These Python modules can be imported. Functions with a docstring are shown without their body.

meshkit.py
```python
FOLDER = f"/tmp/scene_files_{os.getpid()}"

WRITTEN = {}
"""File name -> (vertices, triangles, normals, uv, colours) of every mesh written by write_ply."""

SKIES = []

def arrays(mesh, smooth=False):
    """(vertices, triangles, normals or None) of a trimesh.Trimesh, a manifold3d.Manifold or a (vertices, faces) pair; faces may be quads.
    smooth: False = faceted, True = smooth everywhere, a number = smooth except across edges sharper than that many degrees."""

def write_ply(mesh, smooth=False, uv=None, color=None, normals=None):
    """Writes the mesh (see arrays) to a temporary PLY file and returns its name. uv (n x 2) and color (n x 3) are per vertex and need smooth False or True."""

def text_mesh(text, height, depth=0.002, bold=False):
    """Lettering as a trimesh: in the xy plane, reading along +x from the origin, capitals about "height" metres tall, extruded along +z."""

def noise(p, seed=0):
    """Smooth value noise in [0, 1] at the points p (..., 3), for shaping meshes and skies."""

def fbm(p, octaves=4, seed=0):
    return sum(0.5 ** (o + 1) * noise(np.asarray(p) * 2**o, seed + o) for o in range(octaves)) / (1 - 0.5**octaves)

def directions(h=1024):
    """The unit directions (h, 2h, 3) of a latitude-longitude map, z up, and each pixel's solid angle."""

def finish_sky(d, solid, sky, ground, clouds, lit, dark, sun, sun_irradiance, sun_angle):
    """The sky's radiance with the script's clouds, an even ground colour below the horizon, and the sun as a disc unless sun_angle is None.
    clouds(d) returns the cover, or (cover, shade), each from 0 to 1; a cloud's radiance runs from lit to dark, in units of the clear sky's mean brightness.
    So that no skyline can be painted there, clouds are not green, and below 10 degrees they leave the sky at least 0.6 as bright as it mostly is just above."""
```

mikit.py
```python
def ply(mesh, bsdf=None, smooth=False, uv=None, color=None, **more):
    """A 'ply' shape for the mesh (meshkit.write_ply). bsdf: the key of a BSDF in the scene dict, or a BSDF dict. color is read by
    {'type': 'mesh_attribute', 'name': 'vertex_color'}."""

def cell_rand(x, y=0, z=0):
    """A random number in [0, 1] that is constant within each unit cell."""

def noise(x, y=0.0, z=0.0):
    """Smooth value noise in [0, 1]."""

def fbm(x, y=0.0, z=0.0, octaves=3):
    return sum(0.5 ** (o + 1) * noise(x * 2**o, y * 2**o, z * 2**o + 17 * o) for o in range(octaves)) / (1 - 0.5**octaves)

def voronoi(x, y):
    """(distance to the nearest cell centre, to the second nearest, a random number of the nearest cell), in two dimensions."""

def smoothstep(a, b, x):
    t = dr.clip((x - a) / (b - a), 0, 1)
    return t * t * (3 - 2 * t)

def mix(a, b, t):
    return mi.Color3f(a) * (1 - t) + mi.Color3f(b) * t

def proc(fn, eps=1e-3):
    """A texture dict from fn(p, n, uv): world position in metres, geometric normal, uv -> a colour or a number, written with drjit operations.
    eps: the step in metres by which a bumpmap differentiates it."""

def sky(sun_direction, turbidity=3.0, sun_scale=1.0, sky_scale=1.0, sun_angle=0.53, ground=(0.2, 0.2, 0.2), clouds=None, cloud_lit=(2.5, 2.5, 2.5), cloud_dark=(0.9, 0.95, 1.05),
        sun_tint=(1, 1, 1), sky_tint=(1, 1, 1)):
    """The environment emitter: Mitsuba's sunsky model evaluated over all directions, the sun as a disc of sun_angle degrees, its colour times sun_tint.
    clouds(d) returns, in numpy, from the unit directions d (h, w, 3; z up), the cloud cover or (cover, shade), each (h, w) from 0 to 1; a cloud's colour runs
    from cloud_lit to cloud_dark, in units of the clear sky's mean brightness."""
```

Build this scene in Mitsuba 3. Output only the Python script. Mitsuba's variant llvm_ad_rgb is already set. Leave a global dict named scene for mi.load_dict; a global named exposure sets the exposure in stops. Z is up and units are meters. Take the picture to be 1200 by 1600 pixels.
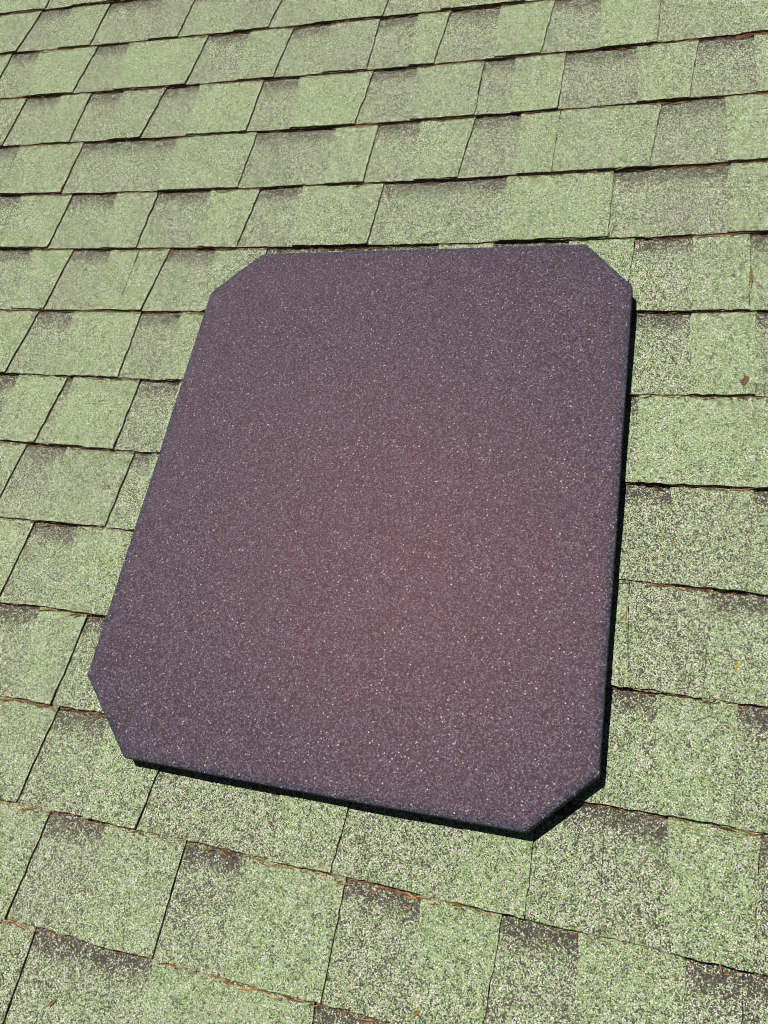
import math, random
import numpy as np, trimesh
import drjit as dr
import mitsuba as mi
import mikit, meshkit
from mikit import noise, fbm, voronoi, cell_rand, smoothstep, mix

T = mi.ScalarTransform4f
scene, labels = {}, {}
rng = random.Random(11)
nrg = np.random.default_rng(11)

# ------------------------------------------------------------------ roof frame, camera, sky
# Everything on the roof is laid out in the roof's own frame: x along the courses, y up the slope, z off the slope.
PITCH = math.radians(23.0)
EAVE_Z = 4.0
cp, sp = math.cos(PITCH), math.sin(PITCH)
ROOF = T().translate([0, 0, EAVE_Z]).rotate([1, 0, 0], math.degrees(PITCH))


def world(p):
    x, y, z = p
    return [x, cp * y - sp * z, EAVE_Z + sp * y + cp * z]


def turn(d):
    x, y, z = d
    return [x, cp * y - sp * z, sp * y + cp * z]


eye = [0.0, 0.18292, 1.11107]
look = [-0.31274, 0.36075, -0.87867]
up = [-0.07828, 0.91213, 0.40235]
scene['camera'] = {'type': 'perspective', 'fov': 48.317, 'fov_axis': 'x', 'near_clip': 0.01, 'far_clip': 1000.0,
                   'to_world': T().look_at(origin=world(eye), target=world([a + b for a, b in zip(eye, look)]), up=turn(up))}
SUN = turn([-0.280, 0.310, 1.0])
scene['sky'] = mikit.sky(SUN, turbidity=3.0, sky_scale=0.11, ground=(0.12, 0.13, 0.10), sun_tint=(0.94, 1.0, 1.10), sky_tint=(1.0, 0.92, 0.86))
exposure = 1.85

# ------------------------------------------------------------------ materials


def rgb(*c):
    return mi.Color3f(*c)


def roof_xy(p):
    return p.x, cp * p.y + sp * (p.z - EAVE_Z)


GRAIN = 0.00132
BAND = 0.027


def granules(p, n, uv):
    """Mineral granules: every one a cell with its own colour; uv.x codes the piece, uv.y is the distance below the next butt."""
    x, y = roof_xy(p)
    wx, wy = x + 0.0008 * noise(x * 900, y * 900), y + 0.0008 * noise(x * 900, y * 900, 7.0)
    d1, d2, r = voronoi(wx / GRAIN, wy / GRAIN)
    r2 = r * 61.7 - dr.floor(r * 61.7)
    r3 = r * 917.3 - dr.floor(r * 917.3)
    code = mi.Float(uv.x)
    cut = code >= 9.5
    tone = dr.select(cut, (code - 10.0) * 1.15 - 0.16, code)
    tone = tone + 0.75 * (fbm(x * 9, y * 9, 3.0) - 0.5) + 0.35 * (fbm(x * 70, y * 70, 9.0, 2) - 0.5)
    # the printed shadow band at the head of each cut-out: a dark granule blend with a ragged edge
    edge = BAND + 0.012 * (noise(x * 60, y * 60) - 0.5) + 0.024 * (r3 - 0.5)
    band = cut & (uv.y < edge)
    tone = dr.clip(tone, -0.2, 1.15)
    clump = 0.26 * (noise(x / 0.0028, y / 0.0028, 5.0) - 0.5)
    clump = clump + 0.34 * (noise(x / 0.0052, y / 0.0052, 8.0) - 0.5)
    r = dr.clip(r + clump, 0, 1)
    pd = dr.select(band, 0.70, 0.40 - 0.26 * tone)
    pg = dr.select(band, 0.86, pd + 0.27 + 0.31 * dr.clip(tone, 0, 1.2))
    k = 0.68 + 0.62 * r2
    slate = mix((0.052, 0.053, 0.066), (0.120, 0.102, 0.088), r3)
    green = mix((0.202, 0.332, 0.140), (0.405, 0.590, 0.280), r3)
    pale = mix((0.440, 0.500, 0.420), (0.750, 0.765, 0.755), r3)
    c = dr.select(r < pd, slate, dr.select(r < pg, green, pale)) * k
    c = dr.select((r2 > 0.993) & (r >= pd), rgb(0.42, 0.27, 0.12) * k, c)   # a stray ochre granule
    gap = smoothstep(0.02, 0.16, d2 - d1)
    c = mix((0.035, 0.033, 0.032), c, gap)
    return dr.select(code < -0.5, mix((0.030, 0.028, 0.027), (0.090, 0.060, 0.040), noise(x * 500, y * 500, p.z * 500)), c)


def granule_height(p, n, uv):
    x, y = roof_xy(p)
    d1, d2, r = voronoi(x / GRAIN, y / GRAIN)
    return 0.0005 * smoothstep(0.0, 0.5, d2 - d1) * (0.4 + 0.6 * r)


scene['granule_surface'] = {'type': 'twosided', 'bsdf': {'type': 'bumpmap', 'arbitrary': mikit.proc(granule_height, 2e-4), 'scale': 1.0, 'bsdf': {
    'type': 'principled', 'base_color': mikit.proc(granules), 'roughness': 0.8, 'specular': 0.2}}}


CRUMB = 0.0019


def pad_colour(p, n, uv):
    """Charcoal mat with a purple cast: fine crumb, with pale and tinted flecks."""
    x, y = roof_xy(p)
    z = p.z * 1.0
    d1, d2, r = voronoi(x / CRUMB, y / CRUMB + z * 200)
    r2 = r * 57.3 - dr.floor(r * 57.3)
    r3 = r * 733.1 - dr.floor(r * 733.1)
    base = mix((0.060, 0.068, 0.110), (0.066, 0.067, 0.104), r3) * (0.45 + 1.2 * r2 * r2)
    tint = dr.select(r3 < 0.4, rgb(0.64, 0.54, 0.56), rgb(0.48, 0.54, 0.68))
    tint = dr.select(r3 > 0.88, rgb(0.55, 0.55, 0.45), tint)
    dot = 1 - smoothstep(0.20, 0.55, d1)
    c = mix(base, tint * (0.20 + 0.34 * r2), dot * dr.select(r > 0.84, 1.0, 0.0))
    e1, e2, q = voronoi(x / 0.0046 + 31.0, y / 0.0046)
    c = mix(c, dr.select(q > 0.99, rgb(0.74, 0.72, 0.74), tint), (1 - smoothstep(0.12, 0.28, e1)) * dr.select(q > 0.955, 0.75, 0.0))
    return mix(c, (0.008, 0.007, 0.008), (1 - smoothstep(0.2, 0.35, e1)) * dr.select(q < 0.0012, 1.0, 0.0))


def pad_height(p, n, uv):
    x, y = roof_xy(p)
    d1, d2, r = voronoi(x / CRUMB, y / CRUMB)
    return 0.00014 * r * (1 - smoothstep(0.1, 0.7, d1))


# dull crumb with a weak reddish gloss
scene['pad_surface'] = {'type': 'bumpmap', 'arbitrary': mikit.proc(pad_height, 2e-4), 'scale': 1.0, 'bsdf': {'type': 'blendbsdf', 'weight': 0.1, 'bsdf_0': {
    'type': 'principled', 'base_color': mikit.proc(pad_colour), 'roughness': 0.7, 'specular': 0.08}, 'bsdf_1': {
    'type': 'roughconductor', 'material': 'none', 'alpha': 0.2, 'distribution': 'ggx', 'specular_reflectance': {'type': 'rgb', 'value': [0.115, 0.038, 0.038]}}}}

scene['litter_surface'] = {'type': 'twosided', 'bsdf': {'type': 'principled', 'base_color': {'type': 'mesh_attribute', 'name': 'vertex_color'}, 'roughness': 0.7, 'specular': 0.3}}
scene['deck_surface'] = {'type': 'twosided', 'bsdf': {'type': 'principled', 'base_color': mikit.proc(lambda p, n, uv: mix((0.03, 0.03, 0.03), (0.05, 0.045, 0.04), noise(p.x * 80, p.y * 80))), 'roughness': 0.9, 'specular': 0.2}}


def fine(x, y, z=0.0, seed=0):
    x, y = np.broadcast_arrays(np.asarray(x, float), np.asarray(y, float))
    return meshkit.noise(np.stack([x, y, np.full(x.shape, z)], -1), seed) - 0.5


# ------------------------------------------------------------------ the roof: courses of laminated shingles
EXP = 0.143                 # exposure of a course
BASE, TAB = 0.003, 0.003    # thickness of the lower and the upper lamination
LIFT = BASE + TAB
X0, X1 = -2.5, 1.2
# course: (sag of its butt line as a quadratic in x, joints along it): T / C = tab or cut-out at the far left, R = right end of a tab,
# L = left end of a tab, J = joint between two shingle strips; x at the butt, x at the head, greenness of what follows
COURSES = {
    -1: ((0.0, 0.0, 0.0), [('T', 0.6), ('R', -0.762, -0.759, 0.45), ('L', -0.563, -0.58, 0.9), ('R', -0.339, -0.357, 0.45)]),
    0: ((0.0, 0.0077, 0.0043), [('T', 0.9), ('R', -0.808, -0.792, 0.45), ('L', -0.689, -0.706, 0.85), ('R', -0.577, -0.575, 0.42), ('L', -0.475, -0.492, 0.9), ('R', -0.345, -0.345, 0.5), ('L', -0.233, -0.25, 0.9), ('R', -0.152, -0.146, 0.47), ('L', -0.045, -0.062, 0.92), ('R', 0.061, 0.058, 0.48), ('J', 0.12, 0.117, 0.48)]),
    1: ((-0.0068, -0.0081, -0.0015), [('T', 0.8), ('R', -0.852, -0.835, 0.45), ('L', -0.736, -0.753, 0.8), ('R', -0.652, -0.635, 0.5), ('L', -0.449, -0.466, 0.75), ('R', -0.365, -0.355, 0.5), ('L', -0.2, -0.217, 0.85), ('R', -0.12, -0.124, 0.45), ('J', -0.036, -0.044, 0.4), ('L', 0.041, 0.027, 0.95), ('R', 0.126, 0.131, 0.5)]),
    2: ((0.0004, 0.0004, -0.0005), [('C', 0.4), ('L', -0.917, -0.935, 0.8), ('R', -0.849, -0.839, 0.5), ('L', -0.697, -0.714, 0.7), ('R', -0.414, -0.428, 0.5), ('L', -0.334, -0.351, 0.72), ('R', -0.124, -0.125, 0.48), ('L', 0.016, 0.002, 0.75), ('R', 0.102, 0.098, 0.6)]),
    3: ((-0.0053, -0.0052, 0.0005), [('T', 0.8), ('R', -1.013, -0.999, 0.45), ('L', -0.901, -0.918, 0.7), ('R', -0.449, -0.46, 0.5), ('L', -0.326, -0.342, 0.72), ('J', -0.029, -0.043, 0.35), ('R', 0.058, 0.064, 0.8)]),
    4: ((0.0002, -0.0008, 0.0003), [('T', 0.8), ('R', -1.092, -1.076, 0.4), ('L', -0.987, -0.994, 0.5), ('R', -0.861, -0.854, 0.5), ('L', -0.816, -0.823, 0.7), ('R', -0.481, -0.493, 0.5), ('L', -0.392, -0.409, 0.7), ('R', -0.117, -0.125, 0.5), ('L', 0.016, -0.001, 0.4), ('R', 0.102, 0.109, 0.75)]),
    5: ((0.0138, 0.0152, 0.0015), [('C', 0.4), ('L', -1.153, -1.156, 1.0), ('R', -1.061, -1.043, 0.45), ('L', -1.029, -1.033, 0.98), ('R', -0.895, -0.893, 0.4), ('L', -0.812, -0.813, 0.7), ('R', -0.516, -0.527, 0.5), ('L', -0.046, -0.052, 0.95), ('R', 0.19, 0.185, 0.45)]),
    6: ((0.0121, 0.0163, 0.0006), [('T', 0.85), ('R', -1.185, -1.167, 0.4), ('L', -1.073, -1.09, 0.85), ('R', -0.938, -0.94, 0.35), ('L', -0.842, -0.859, 0.85), ('R', -0.665, -0.68, 0.5), ('L', -0.496, -0.513, 0.8), ('R', -0.095, -0.099, 0.42), ('L', 0.018, 0.008, 0.97), ('R', 0.103, 0.099, 0.4)]),
    7: ((0.0114, 0.0165, 0.0024), [('C', 0.4), ('L', -1.233, -1.25, 0.75), ('R', -1.157, -1.146, 0.45), ('L', -1.044, -1.061, 0.75), ('J', -0.991, -0.995, 0.75), ('R', -0.939, -0.924, 0.5), ('L', -0.814, -0.831, 0.6), ('R', -0.726, -0.723, 0.5), ('L', -0.393, -0.403, 0.75), ('R', -0.303, -0.308, 0.5), ('L', -0.177, -0.185, 0.75), ('R', -0.086, -0.08, 0.5), ('L', 0.009, 0.004, 0.85), ('J', 0.091, 0.087, 0.75)]),
    8: ((0.0217, 0.0258, 0.0017), [('T', 0.8), ('R', -1.207, -1.205, 0.45), ('L', -1.081, -1.098, 0.75), ('R', -1.001, -1.0, 0.45), ('L', -0.867, -0.884, 0.8), ('R', -0.785, -0.773, 0.4), ('L', -0.673, -0.69, 0.85), ('R', -0.53, -0.529, 0.47), ('L', -0.298, -0.305, 0.88), ('R', -0.123, -0.128, 0.38), ('J', -0.067, -0.074, 0.38), ('L', 0.054, 0.052, 0.82)]),
    9: ((0.0212, 0.0268, 0.0022), [('C', 0.4), ('L', -1.389, -1.401, 0.7), ('R', -1.232, -1.233, 0.45), ('L', -0.998, -1.005, 0.75), ('R', -0.823, -0.824, 0.45), ('L', -0.643, -0.657, 0.75), ('R', -0.568, -0.57, 0.4), ('L', -0.474, -0.491, 0.8), ('R', -0.393, -0.383, 0.4), ('L', -0.29, -0.303, 0.88), ('J', -0.23, -0.231, 0.72), ('R', -0.072, -0.06, 0.33), ('L', 0.048, 0.036, 0.95)]),
    10: ((0.0148, 0.0222, 0.0043), [('C', 0.45), ('L', -1.345, -1.35, 0.65), ('R', -1.268, -1.269, 0.45), ('L', -1.171, -1.187, 0.65), ('R', -1.091, -1.075, 0.38), ('L', -0.982, -0.999, 0.95), ('R', -0.846, -0.847, 0.4), ('L', -0.751, -0.768, 0.97), ('R', -0.616, -0.607, 0.4), ('L', -0.507, -0.524, 0.75), ('R', -0.386, -0.39, 0.45), ('L', -0.318, -0.335, 0.9), ('R', -0.237, -0.241, 0.28), ('L', -0.104, -0.117, 0.75), ('R', -0.019, -0.01, 0.35), ('L', 0.085, 0.075, 0.75)]),
    11: ((0.0155, 0.0188, 0.0021), [('T', 0.7), ('R', -1.55, -1.55, 0.35), ('L', -1.453, -1.47, 0.9), ('R', -1.317, -1.306, 0.35), ('L', -1.21, -1.225, 0.95), ('R', -1.03, -1.02, 0.35), ('L', -0.906, -0.923, 0.72), ('R', -0.825, -0.817, 0.42), ('L', -0.719, -0.735, 0.28), ('R', -0.624, -0.626, 0.45), ('L', -0.539, -0.547, 0.9), ('R', -0.488, -0.477, 0.4), ('L', -0.37, -0.382, 0.85), ('R', -0.285, -0.274, 0.3), ('L', -0.178, -0.194, 0.95), ('R', -0.081, -0.085, 0.6), ('L', 0.056, 0.05, 0.65)]),
    12: ((0.0073, 0.0015, -0.0007), [('T', 0.7), ('R', -1.536, -1.519, 0.4), ('L', -1.419, -1.435, 0.62), ('R', -1.328, -1.326, 0.5), ('L', -1.173, -1.185, 0.3), ('R', -1.097, -1.092, 0.6), ('L', -0.959, -0.976, 0.28), ('R', -0.877, -0.86, 0.6), ('L', -0.769, -0.786, 0.55), ('R', -0.621, -0.609, 0.5), ('L', -0.5, -0.508, 0.7)]),
    13: ((0.0073, 0.0015, -0.0007), []),
}
LAST = 18


def butt(k, x):
    c = COURSES.get(k, ((0, 0, 0), []))[0]
    if k > 12:
        c = COURSES[12][0]
    xc = np.clip(x, -1.6, 0.15)
    return k * EXP + np.polyval(c, xc) + 0.0014 * fine(np.asarray(x) * 9, k * 3.7, 0.3)


pieces, taken = [], {}


def number(name):
    n = taken.get(name, 0)
    taken[name] = n + 1
    return name if n == 0 else f'{name}_{n:03d}'


def slab(k, lx, rx, thick, drop, code, wobble, lift_corner=0.0, calm=(1.0, 1.0)):
    """One lamination of course k between two slanted ends (x at butt, x at head): granulated top and cut edges."""
    width = max(rx[0] - lx[0], rx[1] - lx[1])
    nu, nv = max(3, int(width / 0.009)), 15
    a, b = np.meshgrid(np.linspace(0, 1, nu + 1), np.linspace(0, 1, nv + 1))
    xl, xr = lx[0] + (lx[1] - lx[0]) * b, rx[0] + (rx[1] - rx[0]) * b
    x = xl + (xr - xl) * a
    v0 = butt(k, x)
    v1 = butt(k + 1, x)
    y = v0 + (v1 + 0.032 - v0) * b
    seed = rng.random() * 90
    end = np.maximum(np.exp(-a * width / 0.004), np.exp(-(1 - a) * width / 0.004))
    x = x + wobble * np.where(a < 0.5, calm[0], calm[1]) * 2.4 * end * (fine(y * 260, seed) + 0.7 * fine(y * 90, seed + 5))
    y = y + wobble * 2.2 * np.exp(-b * EXP / 0.004) * (fine(x * 300, seed + 9) + 0.8 * fine(x * 80, seed + 3) + 1.1 * fine(x * 14, seed + 3))
    s = (y - v0) / (v1 - v0)
    z = -drop - LIFT * s + 0.0012 * fine(x * 16, y * 16, k) + 0.0007 * fine(x * 70, y * 70, k + 3) + lift_corner * np.exp(-s * 6) * np.abs(2 * a - 1) ** 3
    q = v1 - y
    g = np.arange((nu + 1) * (nv + 1)).reshape(nv + 1, nu + 1)
    f = np.stack([g[:-1, :-1], g[:-1, 1:], g[1:, 1:], g[1:, :-1]], -1).reshape(-1, 4)
    V, F = [np.stack([x, y, z], -1).reshape(-1, 3)], [np.vstack([f[:, [0, 1, 2]], f[:, [0, 2, 3]]])]
    U = [np.stack([np.full(q.size, code), q.ravel()], -1)]
    n = V[0].shape[0]
    for line in (g[0, :], g[:, -1], g[::-1, 0]):
        top = V[0][line]
        low = top + [0, 0, -thick]
        m = len(line)
        V += [top, low]
        U += [np.full((2 * m, 2), -1.0)]
        i = np.arange(m - 1) + n
        F += [np.stack([i, i + m, i + 1], -1), np.stack([i + 1, i + m, i + m + 1], -1)]
        n += 2 * m
    return np.vstack(V), np.vstack(F), np.vstack(U)


def emit(key, parts):
    V, F, U, n = [], [], [], 0
    for v, f, u in parts:
        V.append(v), F.append(f + n), U.append(u)
        n += len(v)
    scene[key] = mikit.ply((np.vstack(V), np.vstack(F)), 'granule_surface', uv=np.vstack(U), to_world=ROOF)


def wander(k, x, stop, tone0):
    """Joints of the courses beyond those that can be seen."""
    out, tab = [], True
    while x < stop:
        x += rng.uniform(0.10, 0.17) if tab else rng.uniform(0.07, 0.13)
        d = rng.uniform(-0.012, 0.012)
        out.append(('R', x, x + d, rng.choice([0.4, 0.45, 0.5])) if tab else ('L', x, x - 0.014, rng.choice([0.6, 0.75, 0.85, 0.95])))
        tab = not tab
    return out


def course_units(k):
    """(strip ends, tabs) of a course: strips break at the right end of a tab or at a joint."""
    segs = list(COURSES.get(k, ((0, 0, 0), []))[1])
    if segs:
        first, tone0 = segs[0]
        segs = segs[1:]
        left = []
        x = segs[0][1]
        # go left from the first joint
        kind = segs[0][0]
        while x > X0:
            x -= rng.uniform(0.10, 0.16)
            kind = 'L' if kind in 'RJ' else 'R'
            left.insert(0, (kind, x, x + rng.uniform(-0.012, 0.008), tone0 if not left else rng.choice([0.45, 0.8] if kind == 'L' else [0.4, 0.5])))
        segs = left + segs
        if segs[-1][1] < X1:
            more = wander(k, segs[-1][1], X1, 0.7)
            if segs[-1][0] in 'RJ':          # a cut-out follows: next must be L
                more = [m for m in more]
                more = more[1:] if more[0][0] == 'R' else more
            segs += more
    else:
        segs = wander(k, X0 + rng.uniform(-0.1, 0.1), X1, 0.7)
    return segs


in_view = lambda x, y: -1.72 < x < 0.17 and -0.16 < y < 1.95 and x > -1.72 + (1.95 - y) * 0.42 - 0.16
beyond = []
surface_tabs = {}
cut_spans = []
for k in range(-7, LAST):
    segs = course_units(k)
    strips, tabs, cur, open_l = [], [], None, None
    for i, s in enumerate(segs):
        nxt = segs[i + 1] if i + 1 < len(segs) else None
        if s[0] == 'L' and nxt:
            tabs.append((s, nxt, s[3]))
        elif s[0] == 'J' and nxt and tabs and tabs[-1][1] is s:
            if nxt[0] == 'R':
                tabs.append((s, nxt, s[3]))          # the tab goes on, on the next strip
    # base laminations: one unit from each right end / joint to the next
    stops = [s for s in segs if s[0] in 'RJ']
    unit = []
    for a, b in zip(stops[:-1], stops[1:]):
        unit.append((a, b, a[3]))
    group, length = [], 0
    for j, u in enumerate(unit):
        group.append(u)
        length += u[1][1] - u[0][1]
        if length > 0.62 or u[1][0] == 'J' or j == len(unit) - 1:
            strips.append(group)
            group, length = [], 0
    surface_tabs[k] = tabs
    for group in strips:
        xa, xb = group[0][0], group[-1][1]
        ymid = (k + 0.5) * EXP
        seen = any(in_view(x, yy) for x in np.linspace(xa[1], xb[1], 9) for yy in (ymid - 0.06, ymid + 0.06))
        base = [slab(k, (u[0][1] + 0.0003, u[0][2] + 0.0003), (u[1][1] - 0.0003, u[1][2] - 0.0003), BASE + 0.0012, TAB, 10 + u[2], 0.0010, 0.0, tuple(0.2 if e[0] == 'J' else 1.0 for e in u[:2])) for u in group]
        mine = [t for t in tabs if t[0][1] >= xa[1] - 1e-6 and t[1][1] <= xb[1] + 1e-6]
        made = [slab(k, (t[0][1] + 0.0007 * (t[0][0] == 'J'), t[0][2] + 0.0007 * (t[0][0] == 'J')), (t[1][1] - 0.0007 * (t[1][0] == 'J'), t[1][2] - 0.0007 * (t[1][0] == 'J')), TAB + 0.0008, 0.0, t[2], 0.0010, rng.choice([0, 0, 0, 0.0012])) for t in mine]
        if not seen:
            beyond += base + made
            continue
        key = number('roof__shingle')
        emit(key, base)
        for t, m in zip(mine, made):
            emit(number(key + '__tab'), [m])
emit('roof__outer_shingle', beyond)
labels['roof__outer_shingle'] = {'kind': 'stuff'}

deck = trimesh.creation.box([X1 - X0 + 0.3, (LAST + 7) * EXP, 0.018])
deck.apply_translation([(X0 + X1) / 2, (LAST - 7) * EXP / 2, -0.034])
scene['roof'] = mikit.ply(deck, 'deck_surface', to_world=ROOF)
labels['roof'] = {'label': 'sloping roof of granulated green asphalt shingles', 'category': 'roof', 'kind': 'structure'}


def floor_at(x, y):
    """Height of the shingle surface at a point of the roof frame."""
    k = int(math.floor(y / EXP)) + 1
    while y < butt(k, x):
        k -= 1
    b = (y - float(butt(k, x))) / float(butt(k + 1, x) - butt(k, x))
    tab = any(t[0][1] + (t[0][2] - t[0][1]) * b < x < t[1][1] + (t[1][2] - t[1][1]) * b for t in surface_tabs.get(k, []))
    return (0.0 if tab else -TAB) - LIFT * b


# ------------------------------------------------------------------ the pad
corners = np.array([(-0.7114, 1.1007), (-0.79, 1.0181), (-0.7869, 0.3333), (-0.6882, 0.2302), (-0.1291, 0.2344), (-0.0512, 0.3145), (-0.0747, 1.0284), (-0.1522, 1.1097)])
radii = [0.022, 0.020, 0.010, 0.0050, 0.0050, 0.0055, 0.008, 0.008]
PAD_TOP, PAD_LOW = 0.0240, 0.0012


def inset(d):
    """The pad's corners moved inwards by d, and its outline with those corners rounded (the same number of points for every d)."""
    c = []
    for i in range(8):
        p0, p1, p2 = corners[i - 1], corners[i], corners[(i + 1) % 8]
        e0, e1 = (p1 - p0) / np.linalg.norm(p1 - p0), (p2 - p1) / np.linalg.norm(p2 - p1)
        n0, n1 = np.array([-e0[1], e0[0]]), np.array([-e1[1], e1[0]])
        c.append(p1 + np.linalg.solve(np.array([n0, n1]), [d, d]))
    out = []
    for i in range(8):
        q, r = c[i], max(radii[i] - d, 0.0025)
        a, b = c[i - 1] - q, c[(i + 1) % 8] - q
        a, b = a / np.linalg.norm(a), b / np.linalg.norm(b)
        half = math.acos(np.clip(a @ b, -1, 1)) / 2
        o = q + (a + b) / np.linalg.norm(a + b) * r / math.sin(half)
        n0, n1 = (q + a * r / math.tan(half) - o) / r, (q + b * r / math.tan(half) - o) / r
        for t in np.linspace(0, 1, 9):
            n = n0 * (1 - t) + n1 * t
            out.append(o + r * n / np.linalg.norm(n))
    out = np.array(out)
    fine_pts = []
    for i in range(len(out)):
        j = (i + 1) % len(out)
        m = 34 if i % 9 == 8 else 1
        fine_pts += [out[i] * (1 - t) + out[j] * t for t in np.arange(m) / m]
    q = np.array(fine_pts)
    return q + 0.0014 * np.c_[fine(q[:, 0] * 9, q[:, 1] * 9, 4.0), fine(q[:, 0] * 9, q[:, 1] * 9, 14.0)]


# side, softened arris, a faint bevel round the rim, then the slightly uneven top
rings = [(0.0, PAD_LOW), (0.0, PAD_TOP * 0.5), (0.0, PAD_TOP - 0.0040), (0.0003, PAD_TOP - 0.0022), (0.0010, PAD_TOP - 0.0014), (0.0024, PAD_TOP - 0.0010), (0.0070, PAD_TOP - 0.0002), (0.0115, PAD_TOP)]
V = [np.c_[inset(d), np.full(8 * 42, z)] for d, z in rings]
inner = V[-1][:, :2]
mid = inner.mean(0)
for t in np.linspace(0.97, 0.02, 26):
    q = mid + (inner - mid) * t
    V.append(np.c_[q, PAD_TOP + 0.0013 * fine(q[:, 0] * 6, q[:, 1] * 6, 1.0) * min(1, (1 - t) * 6)])
n = 8 * 42
F = []
for r in range(len(V) - 1):
    i = np.arange(n)
    j = (i + 1) % n
    F += [np.stack([r * n + i, r * n + j, (r + 1) * n + j], -1), np.stack([r * n + i, (r + 1) * n + j, (r + 1) * n + i], -1)]
V = np.vstack(V + [[[*mid, PAD_TOP]]])
last = (len(V) - 1)
F.append(np.stack([last - n + np.arange(n), last - n + (np.arange(n) + 1) % n, np.full(n, last)], -1))
F.append(np.stack([np.arange(1, n - 1) + 1, np.arange(1, n - 1), np.zeros(n - 2, int)], -1))
scene['speckled_pad'] = mikit.ply((V, np.vstack(F)), 'pad_surface', smooth=40, to_world=ROOF)
labels['speckled_pad'] = {'label': 'thick charcoal purple speckled pad with four cut-off corners lying on the green shingles', 'category': 'pad'}

# ------------------------------------------------------------------ litter
BROWNS = [(0.28, 0.15, 0.065), (0.20, 0.11, 0.055), (0.36, 0.22, 0.11), (0.14, 0.07, 0.035), (0.34, 0.19, 0.10), (0.45, 0.30, 0.15)]


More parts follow.
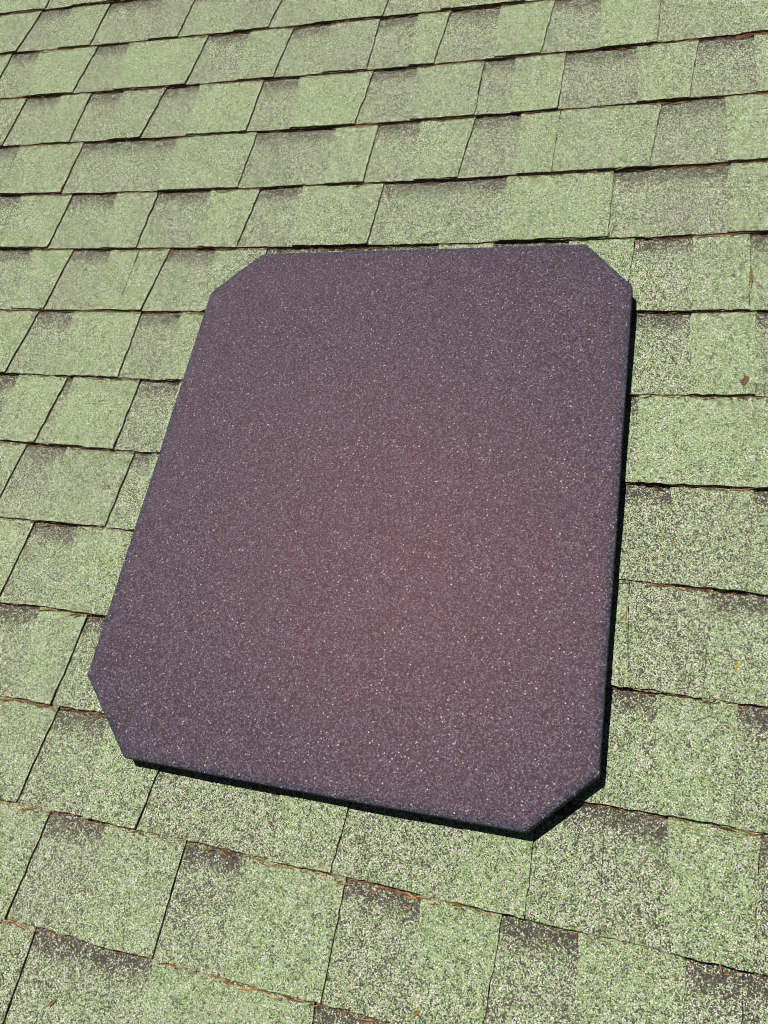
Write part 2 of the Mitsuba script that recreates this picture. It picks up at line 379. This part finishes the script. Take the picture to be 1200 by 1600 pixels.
def needle(p0, ang, length, wid, bend, z0, z1, colour, segs=4):
    """A thin bent needle with a triangular section, lying between heights z0 and z1."""
    t = np.linspace(0, 1, segs + 1)
    a = ang + bend * (t - 0.5)
    step = np.c_[np.cos(a), np.sin(a)] * length / segs
    c = np.array(p0) + np.cumsum(step, 0) - step.sum(0) / 2
    side = np.c_[-np.sin(a), np.cos(a)]
    w = wid * (1 - 0.75 * np.abs(2 * t - 1) ** 2)[:, None] / 2
    z = z0 + (z1 - z0) * t
    v = np.stack([np.c_[c - side * w, z], np.c_[c + side * w, z], np.c_[c, z + w[:, 0] * 1.7]], 1).reshape(-1, 3)
    f = []
    for i in range(segs):
        for e in range(3):
            a0, a1 = 3 * i + e, 3 * i + (e + 1) % 3
            f += [(a0, a1, a1 + 3), (a0, a1 + 3, a0 + 3)]
    return v, np.array(f), np.tile(colour, (len(v), 1))


def join(parts):
    V, F, C, n = [], [], [], 0
    for v, f, c in parts:
        V.append(v), F.append(f + n), C.append(c)
        n += len(v)
    return np.vstack(V), np.vstack(F), np.vstack(C)


seam = []
for k in range(-1, 14):
    x = -1.75 if k > 3 else -1.3
    while x < 0.25:
        low = max(0.0, min(1.0, (7 - k) / 7))
        dense = 0.38 + 0.75 * meshkit.noise(np.array([x * 7.0, k * 5.1, 2.0]))
        if k <= 3 and x < -0.25:
            dense *= 1.8
        x += 0.0042 / dense * rng.uniform(0.3, 1.7)
        off = abs(rng.gauss(0, 0.0030 + 0.0003 * (k <= 3))) + 0.0004
        y = float(butt(k, x)) - off
        base = floor_at(x, y)
        L = rng.choice([0.0025, 0.0035, 0.005, 0.008, 0.012, 0.020])
        col = np.array(rng.choice(BROWNS)) * rng.uniform(0.7, 1.3) * (1.1 if k <= 3 else 1.0)
        seam.append(needle((x, y), rng.gauss(0, 0.25 if L > 0.004 else 0.8), L, rng.uniform(0.0010, 0.0024), rng.gauss(0, 0.3), base + 0.0004 + rng.uniform(0, 0.0025), base + 0.0004 + rng.uniform(0, 0.0025), col, 2))
for k in range(-1, 13):
    for s in COURSES[k][1][1:]:
        if s[0] == 'L' and rng.random() < 0.65:
            continue
        for _ in range(rng.choice([1, 2, 5, 12])):
            b = rng.random()
            x = s[1] + (s[2] - s[1]) * b + 0.001
            y = float(butt(k, x)) + b * EXP
            base = floor_at(x + 0.0005, y)
            seam.append(needle((x, y), math.pi / 2 + rng.gauss(0, 0.3), rng.choice([0.002, 0.004, 0.008]), rng.uniform(0.0007, 0.0013), 0.2, base + 0.0006, base + 0.001, np.array(rng.choice(BROWNS)) * rng.uniform(0.6, 1.2), 2))
v, f, c = join(seam)
scene['litter'] = mikit.ply((v, f), 'litter_surface', color=c, to_world=ROOF)
labels['litter'] = {'label': 'orange brown crumbs and broken pine needles caught along the shingle edges', 'category': 'litter', 'kind': 'stuff'}


def lone(name, parts, label, cat):
    key = number(name)
    v, f, c = join(parts)
    scene[key] = mikit.ply((v, f), 'litter_surface', color=c, to_world=ROOF)
    labels[key] = {'label': label, 'category': cat}


TAN, RUST, STRAW = (0.46, 0.27, 0.11), (0.36, 0.14, 0.06), (0.58, 0.46, 0.26)


def stick(x, y, ang, L, colour, label, bend=0.2, wid=0.0013, twin=False):
    z = max(floor_at(x + math.cos(ang) * L * t, y + math.sin(ang) * L * t) for t in (-0.5, 0, 0.5)) + 0.0006
    parts = [needle((x, y), ang, L, wid, bend, z, z + 0.0008, np.array(colour), 6)]
    if twin:
        parts.append(needle((x + 0.002 * math.sin(ang), y - 0.002 * math.cos(ang)), ang + 0.09, L * 0.9, wid, -bend, z, z + 0.002, np.array(colour) * 0.8, 6))
    lone('pine_needle', parts, label, 'needle')


stick(-0.040, 0.522, 1.55, 0.022, TAN, 'straight tan needle lying up the slope just right of the dark pad', 0.05, 0.0016)
stick(-0.072, 1.242, 1.15, 0.018, TAN, 'short orange needle on the dark grey shingle above the right end of the pad')
stick(-0.655, 1.359, 1.3, 0.014, STRAW, 'pale straw needle alone on a wide greyish shingle above the middle of the pad')
stick(-0.492, 1.403, 1.1, 0.020, STRAW, 'pale curved needle at the left edge of a green tab below a seam', 0.8)
stick(-1.231, 1.378, 1.0, 0.026, TAN, 'tan needle caught in an upright joint near the left edge of the picture', 0.3, 0.0015)
stick(-1.236, 1.294, 1.45, 0.024, (0.45, 0.22, 0.12), 'reddish bent needle crossing the butt seam near the left edge', 0.7, 0.0015)
stick(-0.569, 1.384, 1.35, 0.030, TAN, 'orange needle pair filling an upright joint above the middle of the pad', 0.2, 0.0016, True)
stick(-0.554, 1.654, 0.8, 0.026, (0.42, 0.24, 0.14), 'thin brown needle slanting across a mottled shingle near the top', 0.3)
stick(-0.186, 1.511, 0.6, 0.006, (0.62, 0.42, 0.12), 'tiny yellow scrap of needle on a dark grey shingle at the upper right', 0.2, 0.0028)
stick(-0.970, 1.679, 1.3, 0.007, (0.60, 0.48, 0.14), 'tiny yellow scrap of needle on a grey shingle at the upper left', 0.2, 0.0026)
stick(0.025, 1.281, 0.2, 0.020, STRAW, 'pale needle curling out of the seam, rightmost of three above the dark shadow band', 1.6, 0.0015)
stick(-0.006, 1.281, 2.9, 0.022, (0.50, 0.44, 0.32), 'greyish looped needle in the seam, middle one of three above the dark shadow band', 1.8, 0.0013)
stick(-0.116, 1.283, 0.35, 0.022, (0.56, 0.46, 0.36), 'pale flat needle in the seam, leftmost of three above the dark shadow band', 0.2, 0.002)
stick(0.090, 1.060, 1.55, 0.040, (0.42, 0.25, 0.13), 'orange looped needle pair in the upright joint right of the pad', 0.35, 0.0012, True)
stick(0.096, 0.474, 1.2, 0.008, (0.66, 0.42, 0.05), 'small yellow scrap of needle on the green shingle at the right', 0.4, 0.003)
stick(0.094, 0.137, 1.9, 0.012, (0.50, 0.32, 0.20), 'thin needle on the dark band at the lower right corner', 0.2)
stick(0.060, 1.572, 0.15, 0.036, (0.44, 0.24, 0.14), 'tangled reddish twig pair in the seam at the upper right corner', 0.5, 0.002, True)
stick(-0.040, 1.430, 0.1, 0.034, (0.44, 0.32, 0.22), 'long brown needle pair lying in the seam below the upper right shingles', 0.3, 0.0018, True)


def scrap(x, y, ang, L, W, colour, label):
    """A torn bit of leaf: a small curled polygon with thickness."""
    m = 14
    t = np.arange(m) / m * 2 * math.pi
    r = 1 + 0.5 * (nrg.random(m) - 0.5)
    px, py = np.cos(t) * r * L / 2, np.sin(t) * r * W / 2
    gx, gy = x + px * math.cos(ang) - py * math.sin(ang), y + px * math.sin(ang) + py * math.cos(ang)
    z0 = max(floor_at(a, b) for a, b in zip(gx, gy)) + 0.0007
    zz = z0 + 0.0016 * (py / W) ** 2 * 4 + 0.0008 * nrg.random(m)
    v = np.vstack([np.c_[gx, gy, zz], [[x, y, z0]], np.c_[gx, gy, zz - 0.0004], [[x, y, z0 - 0.0004]]])
    i = np.arange(m)
    j = (i + 1) % m
    f = np.vstack([np.c_[i, j, np.full(m, m)], np.c_[j + m + 1, i + m + 1, np.full(m, 2 * m + 1)], np.c_[i, i + m + 1, j], np.c_[j, i + m + 1, j + m + 1]])
    c = np.array(colour) * (0.75 + 0.5 * nrg.random((len(v), 1)))
    lone('leaf_scrap', [(v, f, c)], label, 'leaf')


scrap(0.089, 0.883, 1.2, 0.018, 0.008, (0.14, 0.085, 0.06), 'torn reddish brown leaf scrap at the seam right of the pad')
scrap(-0.702, -0.080, 0.9, 0.015, 0.004, (0.28, 0.18, 0.10), 'narrow brown leaf scrap on the lowest shingle at the lower left')
scrap(-0.229, 0.019, 0.4, 0.0065, 0.0045, (0.32, 0.13, 0.06), 'small rusty orange leaf scrap near the bottom edge of the picture')
scrap(-0.259, 0.126, 1.2, 0.0065, 0.004, (0.36, 0.22, 0.15), 'small tan leaf scrap on a dark band below the pad')
